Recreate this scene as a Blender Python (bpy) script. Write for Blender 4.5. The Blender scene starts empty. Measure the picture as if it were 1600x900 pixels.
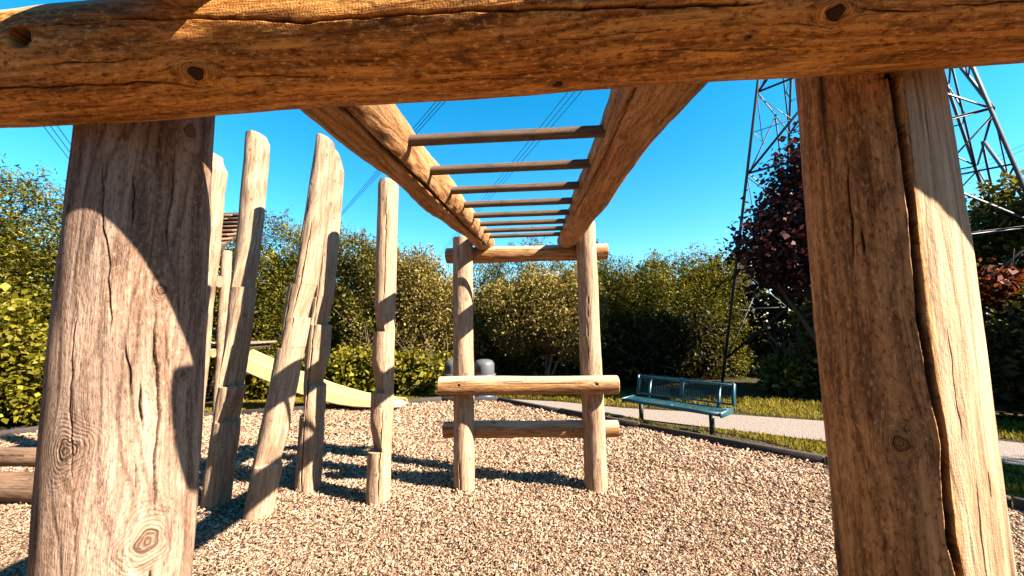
import bpy, math
import numpy as np
from mathutils import Vector
R_ = math.radians
rng = np.random.default_rng(7)
SC = bpy.context.scene
COL = SC.collection

# ------------------------------------------------------------------ camera, sky, sun, exposure
PITCH, YAW, ROLL = R_(5.5), R_(3.6), R_(1.05)
cam_d = bpy.data.cameras.new("camera"); cam = bpy.data.objects.new("camera", cam_d); COL.objects.link(cam)
cam_d.sensor_width = 36; cam_d.lens = 13.5; cam_d.clip_start = 0.02; cam_d.clip_end = 2000
from mathutils import Matrix
cam.matrix_world = (Matrix.Translation((0, 0, 1.5)) @ Matrix.Rotation(YAW, 4, 'Z')
                    @ Matrix.Rotation(R_(90) + PITCH, 4, 'X') @ Matrix.Rotation(-ROLL, 4, 'Z'))
SC.camera = cam
SUN_AZ, SUN_EL = R_(-19), R_(36)          # azimuth from +X, elevation
SUN_E, SKY_S, EXPO = 5.0, 0.05, 2.64
w = bpy.data.worlds.new("World"); SC.world = w; w.use_nodes = True
nt = w.node_tree; nt.nodes.clear()
sky = nt.nodes.new('ShaderNodeTexSky'); sky.sky_type = 'NISHITA'; sky.sun_disc = False
sky.sun_elevation = SUN_EL; sky.sun_rotation = R_(90) - SUN_AZ
sky.altitude = 200; sky.air_density = 1.0; sky.dust_density = 0.15; sky.ozone_density = 3.0
hs = nt.nodes.new('ShaderNodeHueSaturation'); hs.inputs['Saturation'].default_value = 1.4
hs.inputs['Hue'].default_value = 0.482
bg = nt.nodes.new('ShaderNodeBackground'); bg.inputs[1].default_value = SKY_S
wo = nt.nodes.new('ShaderNodeOutputWorld')
nt.links.new(sky.outputs[0], hs.inputs['Color']); nt.links.new(hs.outputs[0], bg.inputs[0]); nt.links.new(bg.outputs[0], wo.inputs[0])
sd = bpy.data.lights.new("sun", 'SUN'); sd.energy = SUN_E; sd.angle = R_(0.53); sd.color = (1.0, 0.875, 0.725)
so = bpy.data.objects.new("sun", sd); COL.objects.link(so)
sdir = Vector((math.cos(SUN_AZ) * math.cos(SUN_EL), math.sin(SUN_AZ) * math.cos(SUN_EL), math.sin(SUN_EL)))
so.rotation_euler = (-sdir).to_track_quat('-Z', 'Y').to_euler(); so.location = (20, -6, 20)
vs = SC.view_settings; vs.view_transform = 'Standard'; vs.look = 'None'; vs.exposure = EXPO; vs.gamma = 1.0
SC.render.engine = 'CYCLES'; SC.cycles.max_bounces = 8; SC.cycles.diffuse_bounces = 4; SC.cycles.transparent_max_bounces = 8

# ------------------------------------------------------------------ helpers
def tag(o, label=None, cat=None, group=None, kind=None):
    if label: o['label'] = label
    if cat: o['category'] = cat
    if group: o['group'] = group
    if kind: o['kind'] = kind
    return o

def empty(name, loc, label, cat, group=None):
    o = bpy.data.objects.new(name, None); o.empty_display_size = .1; o.location = loc; COL.objects.link(o)
    return tag(o, label, cat, group)

def mesh(name, v, f, mat, parent=None, smooth=True, attrs=None):
    """v Nx3, f: array (M,k) of equal size faces or list of such arrays"""
    v = np.asarray(v, np.float32)
    fl = f if isinstance(f, list) else [f]
    fl = [np.asarray(a, np.int32) for a in fl if len(a)]
    loops = np.concatenate([a.ravel() for a in fl])
    sizes = np.concatenate([np.full(len(a), a.shape[1], np.int32) for a in fl])
    me = bpy.data.meshes.new(name)
    me.vertices.add(len(v)); me.vertices.foreach_set('co', v.ravel())
    me.loops.add(len(loops)); me.loops.foreach_set('vertex_index', loops)
    me.polygons.add(len(sizes))
    st = np.concatenate([[0], np.cumsum(sizes)[:-1]]).astype(np.int32)
    me.polygons.foreach_set('loop_start', st); me.polygons.foreach_set('loop_total', sizes)
    if smooth: me.polygons.foreach_set('use_smooth', np.ones(len(sizes), bool))
    if attrs:
        for k, a in attrs.items():
            a = np.asarray(a, np.float32)
            at = me.attributes.new(k, 'FLOAT_VECTOR' if a.ndim == 2 else 'FLOAT', 'POINT')
            at.data.foreach_set('vector' if a.ndim == 2 else 'value', a.ravel())
    me.update(calc_edges=True); me.validate()
    if mat: me.materials.append(mat)
    o = bpy.data.objects.new(name, me); COL.objects.link(o)
    if parent:
        o.parent = parent
        o.matrix_parent_inverse = Matrix.Translation(-Vector(parent.location)) if parent.type == 'EMPTY' else Matrix.Identity(4)
    return o

class MB:
    """collects simple shapes into one mesh"""
    def __init__(s): s.v = []; s.q = []; s.n = 0; s.poly = []
    def add(s, v, q):
        s.v.append(np.asarray(v, float)); s.q.append(np.asarray(q, int) + s.n); s.n += len(v)
    def box(s, c, size, ax=None, bev=0.0):
        hx, hy, hz = [x / 2 for x in size]
        ax = np.eye(3) if ax is None else np.asarray(ax, float)
        b = min(bev, hx * .9, hy * .9, hz * .9)
        if b <= 0:
            p = np.array([[x, y, z] for z in (-hz, hz) for y in (-hy, hy) for x in (-hx, hx)])
            q = [[0, 2, 3, 1], [4, 5, 7, 6], [0, 1, 5, 4], [2, 6, 7, 3], [0, 4, 6, 2], [1, 3, 7, 5]]
        else:                                             # chamfered in plan, inset top and bottom
            pl = [(-hx, -hy + b), (-hx + b, -hy), (hx - b, -hy), (hx, -hy + b), (hx, hy - b), (hx - b, hy), (-hx + b, hy), (-hx, hy - b)]
            lv = [(-hz, b), (-hz + b, 0), (hz - b, 0), (hz, b)]
            p = np.array([[x * (1 - k / hx), y * (1 - k / hy), z] for z, k in lv for x, y in pl]); q = []
            for l in range(3):
                for i in range(8): q.append([l * 8 + i, l * 8 + (i + 1) % 8, l * 8 + 8 + (i + 1) % 8, l * 8 + 8 + i])
            for bsx, rev in ((0, 1), (24, 0)):
                for a in ([0, 1, 2, 3], [0, 3, 4, 7], [7, 4, 5, 6]):
                    r = [bsx + i for i in a]; q.append(r[::-1] if rev else r)
        s.add(np.asarray(c) + p @ ax, q)
    def tube(s, pts, r, n=8, cap=True):
        pts = np.asarray(pts, float); m = len(pts); r = np.broadcast_to(np.asarray(r, float), (m,))
        T = np.gradient(pts, axis=0); T /= np.linalg.norm(T, axis=1)[:, None]
        up = np.array([0, 0, 1.]) if abs(T[0][2]) < .9 else np.array([1., 0, 0])
        A = np.cross(T, up); A /= np.linalg.norm(A, axis=1)[:, None] + 1e-9; B = np.cross(T, A)
        th = np.arange(n) / n * 2 * math.pi
        V = pts[:, None] + r[:, None, None] * (np.cos(th)[None, :, None] * A[:, None] + np.sin(th)[None, :, None] * B[:, None])
        V = V.reshape(-1, 3); q = []
        for i in range(m - 1):
            for j in range(n): q.append([i * n + j, i * n + (j + 1) % n, (i + 1) * n + (j + 1) % n, (i + 1) * n + j])
        if cap:
            k = len(V); V = np.vstack([V, pts[0], pts[-1]])
            for j in range(n):
                q.append([(j + 1) % n, j, k, k]); e = (m - 1) * n; q.append([e + j, e + (j + 1) % n, k + 1, k + 1])
        s.add(V, q)
    def lathe(s, c, prof, n=24):
        c = np.asarray(c, float); th = np.arange(n) / n * 2 * math.pi
        V = np.array([[r * math.cos(t), r * math.sin(t), z] for r, z in prof for t in th]) + c; q = []
        for i in range(len(prof) - 1):
            for j in range(n): q.append([i * n + j, i * n + (j + 1) % n, (i + 1) * n + (j + 1) % n, (i + 1) * n + j])
        s.add(V, q)
    def build(s, name, mat, parent=None, smooth=False):
        v = np.vstack(s.v); q = np.vstack(s.q)
        tri = q[:, 2] == q[:, 3]
        return mesh(name, v, [q[~tri], q[tri][:, :3]], mat, parent, smooth)

class N:
    """node building shorthand"""
    def __init__(s, name):
        s.m = bpy.data.materials.new(name); s.m.use_nodes = True; s.t = s.m.node_tree; s.t.nodes.clear()
        s.out = s.t.nodes.new('ShaderNodeOutputMaterial')
    def node(s, ty, ins=None, **kw):
        n = s.t.nodes.new(ty)
        for k, v in kw.items(): setattr(n, k, v)
        for k, v in (ins or {}).items():
            if hasattr(v, 'is_output') or isinstance(v, bpy.types.NodeSocket): s.t.links.new(v, n.inputs[k])
            else: n.inputs[k].default_value = v
        return n
    def math(s, op, a, b=0.0, c=0.0): return s.node('ShaderNodeMath', {0: a, 1: b, 2: c}, operation=op).outputs[0]
    def attr(s, name): return s.node('ShaderNodeAttribute', attribute_name=name)
    def noise(s, vec, scale=1, det=4, rough=.55, dim='3D', dist=0):
        return s.node('ShaderNodeTexNoise', {'Vector': vec, 'Scale': scale, 'Detail': det, 'Roughness': rough, 'Distortion': dist}).outputs[0]
    def ramp(s, f, stops, interp='LINEAR'):
        n = s.node('ShaderNodeValToRGB', {0: f}); r = n.color_ramp; r.interpolation = interp
        while len(r.elements) < len(stops): r.elements.new(.5)
        for e, (p, c) in zip(r.elements, stops): e.position = p; e.color = (*c, 1) if len(c) == 3 else c
        return n.outputs[0]
    def mix(s, f, a, b, mode='MIX'):
        n = s.t.nodes.new('ShaderNodeMix'); n.data_type = 'RGBA'; n.blend_type = mode; n.clamp_factor = True
        for i, x in ((0, f), (6, a), (7, b)):
            if isinstance(x, bpy.types.NodeSocket): s.t.links.new(x, n.inputs[i])
            elif i == 0: n.inputs[0].default_value = x
            else: n.inputs[i].default_value = (*x, 1)
        return n.outputs[2]
    def maprange(s, f, a, b, c=0, d=1):
        return s.node('ShaderNodeMapRange', {0: f, 1: a, 2: b, 3: c, 4: d}).outputs[0]
    def scale(s, vec, sx, sy, sz):
        return s.node('ShaderNodeVectorMath', {0: vec, 1: (sx, sy, sz)}, operation='MULTIPLY').outputs[0]
    def bump(s, h, strength, dist): return s.node('ShaderNodeBump', {'Height': h, 'Strength': strength, 'Distance': dist}).outputs[0]
    def principled(s, col, rough=.7, normal=None, spec=.3, metal=0.0, **kw):
        ins = {'Base Color': col if isinstance(col, bpy.types.NodeSocket) else (*col, 1), 'Roughness': rough, 'Specular IOR Level': spec, 'Metallic': metal}
        if normal is not None: ins['Normal'] = normal
        ins.update(kw)
        p = s.node('ShaderNodeBsdfPrincipled', ins); s.t.links.new(p.outputs[0], s.out.inputs[0]); return s.m

def obj_coord(n): return n.node('ShaderNodeTexCoord').outputs['Object']

# ------------------------------------------------------------------ materials
def wood_mat(name, light, mid, dark, grey, grey_amt=.45, ring=.5, fleck=.4, ripple=0.0, stain=.0, bumpd=.0025, knotc=None, bleach_lit=None):
    n = N(name)
    g = n.attr('grain').outputs['Vector']                  # psi (across), u (along), seed
    k = n.math('ADD', n.attr('knot').outputs['Fac'], n.math('MULTIPLY', n.math('SUBTRACT', n.noise(n.scale(g, 45, 45, 3), 1, 3, .55), .5), .55)); ck = n.attr('crack').outputs['Fac']; cap = n.attr('cap').outputs['Fac']
    streak = n.noise(n.scale(g, 60, 3.2, 3), 1, 8, .68)
    fig = n.noise(n.scale(g, 9, 1.3, 5), 1, 3, .5)
    x, y, z = n.node('ShaderNodeSeparateXYZ', {0: g}).outputs
    ph = n.math('ADD', n.math('MULTIPLY', fig, 62.0), n.math('MULTIPLY', x, 150.0))
    ph = n.math('ADD', ph, n.math('MULTIPLY', n.noise(n.scale(g, 60, 14, 5), 1, 3, .5), 3.0))
    s1 = n.math('SINE', ph)
    line = n.math('POWER', n.maprange(s1, -1, 1), 4.0)
    kr = n.math('SINE', n.math('MULTIPLY', k, 15.0))
    inside = n.maprange(k, 1.12, .92)                       # 1 inside the knot
    near = n.maprange(k, 4.6, 1.3)
    line = n.mix(n.math('MULTIPLY', near, .8), line, n.math('POWER', n.maprange(kr, -1, 1), 2.0))
    line = n.node('ShaderNodeRGBToBW', {0: line}).outputs[0]
    base = n.ramp(streak, [(.28, dark), (.47, mid), (.66, light)])
    blot = n.noise(n.scale(g, 7, 1.6, 7), 1, 4, .6)
    base = n.mix(n.math('MULTIPLY', n.maprange(blot, .42, .66), grey_amt), base, grey)
    base = n.mix(n.math('MULTIPLY', line, ring), base, dark, 'MIX')
    fl = n.noise(n.scale(g, 210, 75, 9), 1, 3, .7)
    base = n.mix(n.math('MULTIPLY', n.maprange(fl, .55, .67), fleck), base, light)
    base = n.mix(n.math('MULTIPLY', n.maprange(fl, .45, .34), fleck), base, dark)
    fine = n.noise(n.scale(g, 420, 12, 9), 1, 3, .7)
    base = n.mix(n.math('MULTIPLY', n.maprange(fine, .54, .66), fleck * .75), base, dark)
    if bleach_lit:                                             # rain and sun bleached upper side of a lying log; tan post: sunlit face painted paler
        bl = n.math('ADD', n.attr('bleach_lit').outputs['Fac'], n.math('MULTIPLY', n.math('SUBTRACT', streak, .5), 1.5))
        base = n.mix(n.math('MULTIPLY', n.maprange(bl, .25, .8), .8), base, n.mix(n.maprange(streak, .35, .6), tuple(c * .55 for c in bleach_lit), bleach_lit))
    if stain:
        st = n.noise(n.scale(g, 22, .9, 11), 1, 3, .55)
        base = n.mix(n.math('MULTIPLY', n.maprange(st, .56, .68), stain), base, tuple(c * .32 for c in dark))
    kc = knotc or tuple(c * .5 for c in dark)
    base = n.mix(n.math('MULTIPLY', inside, .75 if knotc is None else .95), base, n.mix(n.maprange(kr, -1, 1), kc, mid if knotc is None else tuple(c * 2.2 for c in kc)))
    rim = n.math('MULTIPLY', n.maprange(k, .86, 1.0), n.maprange(k, 1.2, 1.03))
    base = n.mix(n.math('MULTIPLY', rim, .8), base, tuple(c * .2 for c in dark))
    base = n.mix(n.math('MULTIPLY', ck, .85), base, tuple(c * .12 for c in dark))
    rings = n.math('POWER', n.maprange(n.math('SINE', n.math('MULTIPLY', n.math('ADD', cap, n.math('MULTIPLY', blot, .01)), 900.0)), -1, 1), 2.0)
    capc = n.mix(n.math('MULTIPLY', rings, .45), n.mix(blot, light, grey), mid)
    base = n.mix(n.maprange(cap, .0005, .002), base, capc)
    h = n.math('ADD', n.math('MULTIPLY', streak, .55), n.math('MULTIPLY', line, -.22))
    h = n.math('ADD', h, n.math('MULTIPLY', fl, .45)); h = n.math('ADD', h, n.math('MULTIPLY', fine, .3))
    if ripple:
        rp = n.math('SINE', n.math('ADD', n.math('MULTIPLY', y, 1300.0), n.math('MULTIPLY', n.noise(n.scale(g, 40, 22, 3), 1, 4, .65), 30.0)))
        msk = n.maprange(n.noise(n.scale(g, 16, 3.5, 13), 1, 2, .5), .4, .6)
        h = n.math('ADD', h, n.math('MULTIPLY', n.math('MULTIPLY', rp, msk), ripple))
    return n.principled(base, .78, n.bump(h, .9, bumpd), .12)

W_PALE = wood_mat('pale_weathered_wood', (.34, .24, .175), (.19, .113, .073), (.038, .016, .008), (.225, .158, .12), .5, .5, .6, bumpd=.006)
W_HONEY = wood_mat('honey_wood', (.66, .32, .085), (.36, .135, .025), (.055, .0145, .0022), (.38, .19, .06), .3, .55, .8, ripple=.03, bumpd=.007, knotc=(.018, .006, .0018), bleach_lit=(.42, .30, .185))
W_TAN = wood_mat('tan_wood', (.58, .285, .105), (.33, .14, .043), (.045, .0135, .0035), (.35, .19, .085), .4, .45, .7, ripple=.015, stain=.9, bumpd=.005, bleach_lit=(.40, .28, .18))
W_RAIL = wood_mat('rail_wood', (.42, .23, .10), (.25, .116, .042), (.045, .016, .005), (.27, .165, .09), .35, .42, .6, bumpd=.006, bleach_lit=(.42, .31, .215))
W_POST = wood_mat('post_wood', (.40, .285, .195), (.255, .163, .098), (.06, .027, .011), (.26, .19, .138), .4, .32, .5, bumpd=.0045)
W_RUNG = wood_mat('rung_wood', (.16, .10, .06), (.09, .053, .032), (.02, .010, .007), (.125, .096, .072), .4, .25, .4, bumpd=.0015)
W_SHAKE = wood_mat('shake_wood', (.203, .133, .082), (.133, .077, .046), (.046, .021, .011), (.150, .110, .077), .4, .3, .3)

def simple(name, col, rough=.6, spec=.4, metal=0.0, var=.25, sc=30, bumpd=.0):
    n = N(name); oc = obj_coord(n)
    f = n.noise(oc, sc, 5, .6)
    c = n.mix(n.math('MULTIPLY', n.maprange(f, .35, .7), var), col, tuple(x * .45 for x in col))
    nm = n.bump(f, .6, bumpd) if bumpd else None
    return n.principled(c, rough, nm, spec, metal)

M_TEAL = simple('turquoise_coating', (.0015, .048, .066), .4, .5, 0, .25, 60)
M_DKMETAL = simple('dark_painted_steel', (0.012, 0.014, 0.016), .5, .4, 0, .3, 40)
M_GALV = simple('galvanised_steel', (.055, .058, .065), .55, .35, .25, .4, 6)
M_CREAM = simple('cream_plastic', (.50, .40, .205), .45, .4, 0, .12, 5)
M_LID = simple('grey_lid', (.065, .07, .076), .45, .4, 0, .15, 20)
M_BLACK = simple('black_bin', (0.011, 0.011, 0.012), .5, .4, 0, .2, 20)
M_BLUE = simple('blue_plastic', (0.009, 0.062, 0.167), .5, .4, 0, .2, 20)
M_WIRE = simple('cable', (0.022, 0.025, 0.031), .6, .2, 0, .1, 2)
M_EDGE = simple('dark_timber_edging', (0.037, 0.029, 0.026), .8, .2, 0, .6, 26, .004)
M_BARK = simple('bark', (0.068, 0.050, 0.036), .9, .1, 0, .7, 40, .01)
M_TWIG = simple('pale_twig', (0.161, 0.124, 0.093), .9, .1, 0, .5, 40, .004)

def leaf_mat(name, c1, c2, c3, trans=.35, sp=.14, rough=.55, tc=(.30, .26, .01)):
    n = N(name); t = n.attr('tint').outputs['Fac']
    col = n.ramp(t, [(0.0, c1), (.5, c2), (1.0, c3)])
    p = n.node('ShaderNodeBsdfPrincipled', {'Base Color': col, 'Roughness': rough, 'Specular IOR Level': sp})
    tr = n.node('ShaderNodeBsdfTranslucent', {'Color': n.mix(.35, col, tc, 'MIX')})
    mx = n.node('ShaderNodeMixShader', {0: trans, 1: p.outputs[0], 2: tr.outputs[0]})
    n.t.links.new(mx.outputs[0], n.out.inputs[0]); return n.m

L_CEDAR = leaf_mat('cedar_leaf', (.014, .016, .002), (.075, .070, .005), (.25, .205, .014), .22)
L_DECID = leaf_mat('broad_leaf', (.016, .016, .003), (.078, .067, .010), (.20, .16, .03), .22)
L_OLIVE = leaf_mat('olive_leaf', (.03, .022, .005), (.145, .105, .022), (.33, .245, .07), .2)
L_BRIGHT = leaf_mat('bright_leaf', (.024, .025, .002), (.115, .10, .007), (.25, .215, .02), .3)
L_DARK = leaf_mat('dark_leaf', (.006, .0055, .0015), (.022, .019, .004), (.085, .068, .012), .15)
L_PURPLE = leaf_mat('purple_leaf', (.010, .0035, .003), (.034, .010, .009), (.095, .028, .02), .12, .12, .5, (.12, .02, .015))
L_RED = leaf_mat('red_leaf', (.03, .007, .003), (.10, .022, .006), (.20, .055, .012), .3, tc=(.3, .06, .01))
L_GRASS = leaf_mat('grass_blade', (.06, .048, .005), (.15, .115, .012), (.27, .205, .03), .3, .1, .7)

def ground_mat(name, a, b, c, sc, bumpd, rough=.95):
    n = N(name); oc = obj_coord(n)
    f = n.noise(oc, sc, 8, .65); g = n.noise(oc, sc * .06, 3, .5)
    v = n.node('ShaderNodeTexVoronoi', {'Vector': oc, 'Scale': sc * 2.2, 'Randomness': 1.0})
    col = n.mix(f, a, b); col = n.mix(n.math('MULTIPLY', n.maprange(g, .4, .65), .45), col, c)
    col = n.mix(.45, col, n.mix(n.node('ShaderNodeRGBToBW', {0: v.outputs['Color']}).outputs[0], a, b))
    h = n.math('ADD', n.math('MULTIPLY', f, .5), v.outputs['Distance'])
    return n.principled(col, rough, n.bump(h, 1.0, bumpd), .15)
G_SOIL = ground_mat('soil', (0.021, 0.016, 0.007), (0.051, 0.043, 0.012), (0.033, 0.023, 0.012), 14, .03)
G_CHIP = ground_mat('chip_bed', (.09, .048, .028), (.33, .225, .145), (.20, .125, .08), 40, .02)
G_PATH = ground_mat('gravel', (.12, .098, .084), (.27, .23, .20), (.19, .16, .14), 40, .012)
n = N('wood_chip'); rr = n.node('ShaderNodeNewGeometry').outputs['Random Per Island']
cc = n.ramp(rr, [(0, (.035, .016, .009)), (.13, (.10, .05, .029)), (.3, (.195, .112, .068)), (.55, (.275, .18, .115)), (.82, (.34, .24, .16)), (1, (.40, .305, .22))])
big = n.noise(n.node('ShaderNodeNewGeometry').outputs['Position'], 1.3, 4, .6)
cc = n.mix(n.math('MULTIPLY', n.maprange(big, .44, .68), .38), cc, (.19, .11, .065))
M_CHIP = n.principled(cc, .85, None, .2)

# ------------------------------------------------------------------ log builder
def unit(a): a = np.asarray(a, float); return a / np.linalg.norm(a)
def wav(u, v, seed, fu, fv, k=6):
    r = np.random.default_rng(seed); s = 0
    for i in range(k):
        s = s + np.sin(u * fu * r.uniform(.4, 1.8) + v * fv * r.choice([-1, 1]) * r.uniform(.3, 1.5) + r.uniform(0, 6.28)) / k ** .5
    return s

def log(name, p0, p1, r0, r1, face, us=None, nv=64, front=None, knots=(), cracks=(), holes=(), wob=.004, seed=1,
        mat=None, parent=None, bevel=.01, facets=(), notch=None, lit_side=None, slant=None, auto_cracks=0, auto_knots=0, auto_w=.0022):
    p0 = np.asarray(p0, float); p1 = np.asarray(p1, float); L = np.linalg.norm(p1 - p0); t = (p1 - p0) / L
    e1 = unit(np.asarray(face, float) - t * np.dot(face, t)); e2 = np.cross(t, e1)
    if us is None: us = np.linspace(0, L, max(12, int(L / .02)))
    us = np.unique(np.concatenate([us, [bevel * .35, bevel, L - bevel, L - bevel * .35]])); us = us[(us >= 0) & (us <= L)]
    if front is None: th = np.linspace(-math.pi, math.pi, nv + 1)
    else:
        a, b, nf = front
        th = np.concatenate([np.linspace(-math.pi, a, 14)[:-1], np.linspace(a, b, nf), np.linspace(b, math.pi, 14)[1:]])
    rs = np.random.default_rng(seed * 31 + 5)
    cracks = [(np.asarray(c, float), wd, dp) for c, wd, dp in cracks]
    rm = (r0 + r1) / 2
    for i in range(auto_cracks):
        a = rs.uniform(0, L * .7); b = min(L, a + rs.uniform(.25, .8)); v0 = rs.uniform(-1.5, 1.5) * rm
        cu = np.linspace(a, b, 7); cracks.append((np.stack([cu, v0 + np.cumsum(rs.normal(0, .003, 7))], 1), auto_w * rs.uniform(.7, 1.4), .012))
    knots = list(knots)
    for i in range(auto_knots): knots.append((rs.uniform(.1, .95) * L, rs.uniform(-1.4, 1.4) * rm, rs.uniform(.008, .014)))
    U, TH = np.meshgrid(us, th, indexing='ij')
    f = U / L; RR = r0 + (r1 - r0) * f; V = TH * rm
    for a_, b_, tm, am in facets:                          # flattened face between two angles
        ch = RR * max(math.cos(a_ - tm), math.cos(b_ - tm)) / np.maximum(np.cos(TH - tm), .2)
        RR = np.where((TH > a_) & (TH < b_), RR * (1 - am) + np.minimum(RR, ch) * am, RR)
    RR = RR + wob * wav(U, TH * 1.0, seed, 6, 0, 4) * .6 + wob * wav(U, np.round(1) * TH, seed + 9, 3.2, 2.0, 5) * np.cos(TH / 2) ** 2
    RR = RR + wob * .22 * wav(U, V, seed + 21, 30, 90, 6) * np.cos(TH / 2) ** 2
    psi = V + .006 * wav(U, V, seed + 3, 5, 30)
    kn = np.full(U.shape, 9.0)
    for (ku, kv, a) in knots:
        du = U - ku; dv = V - kv; d = np.sqrt((du * .82) ** 2 + dv ** 2)
        d = d * (1 + .1 * np.sin(3 * np.arctan2(dv, du) + ku * 50) + .06 * np.sin(5 * np.arctan2(dv, du)))
        A = a * 1.5; r2 = (du / 1.9) ** 2 + dv ** 2
        psi = psi - dv * A * A / (r2 + A * A * .3)
        kn = np.minimum(kn, d / a)
        RR = RR + a * .22 * np.exp(-(d / (2.1 * a)) ** 2) - .0022 * np.exp(-((d / a - 1.02) / .12) ** 2) - a * .10 * np.exp(-(d / (.8 * a)) ** 2)
    ck = np.zeros(U.shape)
    for c, wd, dp in cracks:
        cu, cv = c[:, 0], c[:, 1]
        if cu[0] > cu[-1]: cu, cv = cu[::-1], cv[::-1]
        wg = min(1, .0016 / wd)
        vv = np.interp(U, cu, cv) + wg * (.0010 * np.sin(U * 61 + seed) + .0006 * np.sin(U * 143))
        ln = cu[-1] - cu[0]; ed = min(.06, ln * .3)
        tp = np.clip(np.minimum((U - cu[0]) / ed, (cu[-1] - U) / ed), 0, 1)
        tp = np.where(((cu[0] <= .02) & (U < ln * .5)) | ((cu[-1] >= L - .02) & (U > cu[0] + ln * .5)), 1, tp)
        x = np.abs((V - vv) / (wd * (.35 + .65 * tp)))
        pr = np.exp(-x ** (8 if wd > .004 else 4)) * tp
        RR = RR - dp * pr; ck = np.maximum(ck, np.clip(pr * 1.2 - .1, 0, 1))
    for (hu, hv, a, dp) in holes:
        d = np.sqrt((U - hu) ** 2 + (V - hv) ** 2) / a
        RR = RR - dp * np.exp(-d ** 8); ck = np.maximum(ck, np.exp(-(d * .8) ** 8))  # inside of the hole is also darkened in colour, painting its shade
    ends = np.minimum(U, L - U); RR = RR - np.where(ends < bevel, bevel * (1 - np.sqrt(np.clip(1 - (1 - ends / bevel) ** 2, 0, 1))), 0) * .9
    UU = U.copy()
    if slant is not None:                                 # cut the far end at an angle
        UU = UU + np.clip((U - L + .3) / .3, 0, 1) * (slant * np.cos(TH) * RR + 0)
    P = p0 + UU[..., None] * t + RR[..., None] * (np.cos(TH)[..., None] * e1 + np.sin(TH)[..., None] * e2)
    if notch is not None:                                  # housing cut for a beam: nothing in front of y above z
        P[..., 1] = np.where(P[..., 2] > notch[0], np.maximum(P[..., 1], notch[1]), P[..., 1])
    palev = np.clip((np.cos(TH) * e1[2] + np.sin(TH) * e2[2] - .25) / .5, 0, 1).ravel()
    if lit_side is not None: palev = np.maximum(palev, (np.clip((TH - lit_side[0]) / .08, 0, 1) * np.clip((lit_side[1] - TH) / .3, 0, 1) * lit_side[2]).ravel())  # paler band between two angles paints sunlight on the lit side of a post
    m, nn = U.shape; v = P.reshape(-1, 3)
    i = np.arange(m - 1)[:, None] * nn + np.arange(nn - 1)[None]
    q = np.stack([i, i + 1, i + nn + 1, i + nn], -1).reshape(-1, 4)
    gr = np.stack([psi + seed * 1.37, U + seed * .71, np.full(U.shape, seed * .37)], -1).reshape(-1, 3)
    cap = np.zeros(m * nn); knv = kn.ravel(); ckv = ck.ravel()
    # end caps: duplicated rim, rings shrinking to the middle
    tris = []; quads = [q]
    for row, sgn in ((0, -1), (m - 1, 1)):
        rim = P[row]; c = rim[:-1].mean(0); base = len(v); rad = np.linalg.norm(rim - c, axis=1)
        fr = (1.0, .66, .33, .02)
        rr_ = [c + (rim - c) * k for k in fr]
        v = np.vstack([v] + rr_)
        for k in fr:
            cap = np.concatenate([cap, rad * k + .004]); knv = np.concatenate([knv, np.full(nn, 9.)]); ckv = np.concatenate([ckv, np.zeros(nn)]); palev = np.concatenate([palev, np.zeros(nn)])
            gr = np.vstack([gr, np.stack([rad * k * np.cos(th) + seed, rad * k * np.sin(th), np.full(nn, seed * .3)], 1)])
        for l in range(3):
            j = base + l * nn + np.arange(nn - 1)
            qq = np.stack([j, j + 1, j + nn + 1, j + nn], 1); quads.append(qq[:, ::-1] if sgn < 0 else qq)
    return mesh(name, v, np.vstack(quads), mat, parent, True, {'grain': gr, 'knot': knv, 'crack': ckv, 'cap': cap, 'bleach_lit': palev})

def dense(L, a, b, d, coarse=.05):
    return np.unique(np.concatenate([np.arange(0, max(a, 0), coarse), np.arange(a, b, d), np.arange(b, L, coarse), [L]]))

# ------------------------------------------------------------------ the setting: ground, chips, path, grass, edging
def sheet(name, poly, z, mat, sub=None):
    v = [(x, y, z) for x, y in poly]
    me = bpy.data.meshes.new(name); me.from_pydata(v, [], [list(range(len(v)))]); me.materials.append(mat); me.update()
    o = bpy.data.objects.new(name, me); COL.objects.link(o); return tag(o, kind='structure')
sheet('ground', [(-400, -400), (400, -400), (400, 400), (-400, 400)], -.03, G_SOIL)
EDGE = [(6.4, .3), (5.35, 1.35), (4.5, 2.3), (3.66, 3.38), (2.94, 4.32), (1.41, 5.66), (.35, 6.62), (-.78, 7.66), (-1.93, 7.72), (-3.48, 7.17), (-5.21, 6.63), (-7.2, 5.95), (-8.1, 5.0), (-8.6, 3.4), (-8.7, 1.0)]
sheet('playground_surface', EDGE + [(-8.7, -3.2), (6.4, -3.2)], 0.0, G_CHIP)
PATH_FAR = [(-1.2, 8.2), (.4, 7.75), (1.5, 7.15), (2.8, 6.75), (4.22, 6.2), (5.71, 5.13), (8.5, 2.9), (12, 0)]
PATH_NEAR = [(-1.0, 7.95), (-.1, 7.45), (.5, 7.0), (1.8, 6.22), (3.5, 5.22), (4.84, 4.38), (7.4, 2.4), (10.5, 0)]
sheet('path', PATH_NEAR + PATH_FAR[::-1], -.012, G_PATH)

def inside(P, poly):
    poly = np.asarray(poly); x, y = P[:, 0], P[:, 1]; c = np.zeros(len(P), bool); j = len(poly) - 1
    for i in range(len(poly)):
        xi, yi = poly[i]; xj, yj = poly[j]
        k = ((yi > y) != (yj > y)) & (x < (xj - xi) * (y - yi) / (yj - yi + 1e-12) + xi); c ^= k; j = i
    return c

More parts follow.
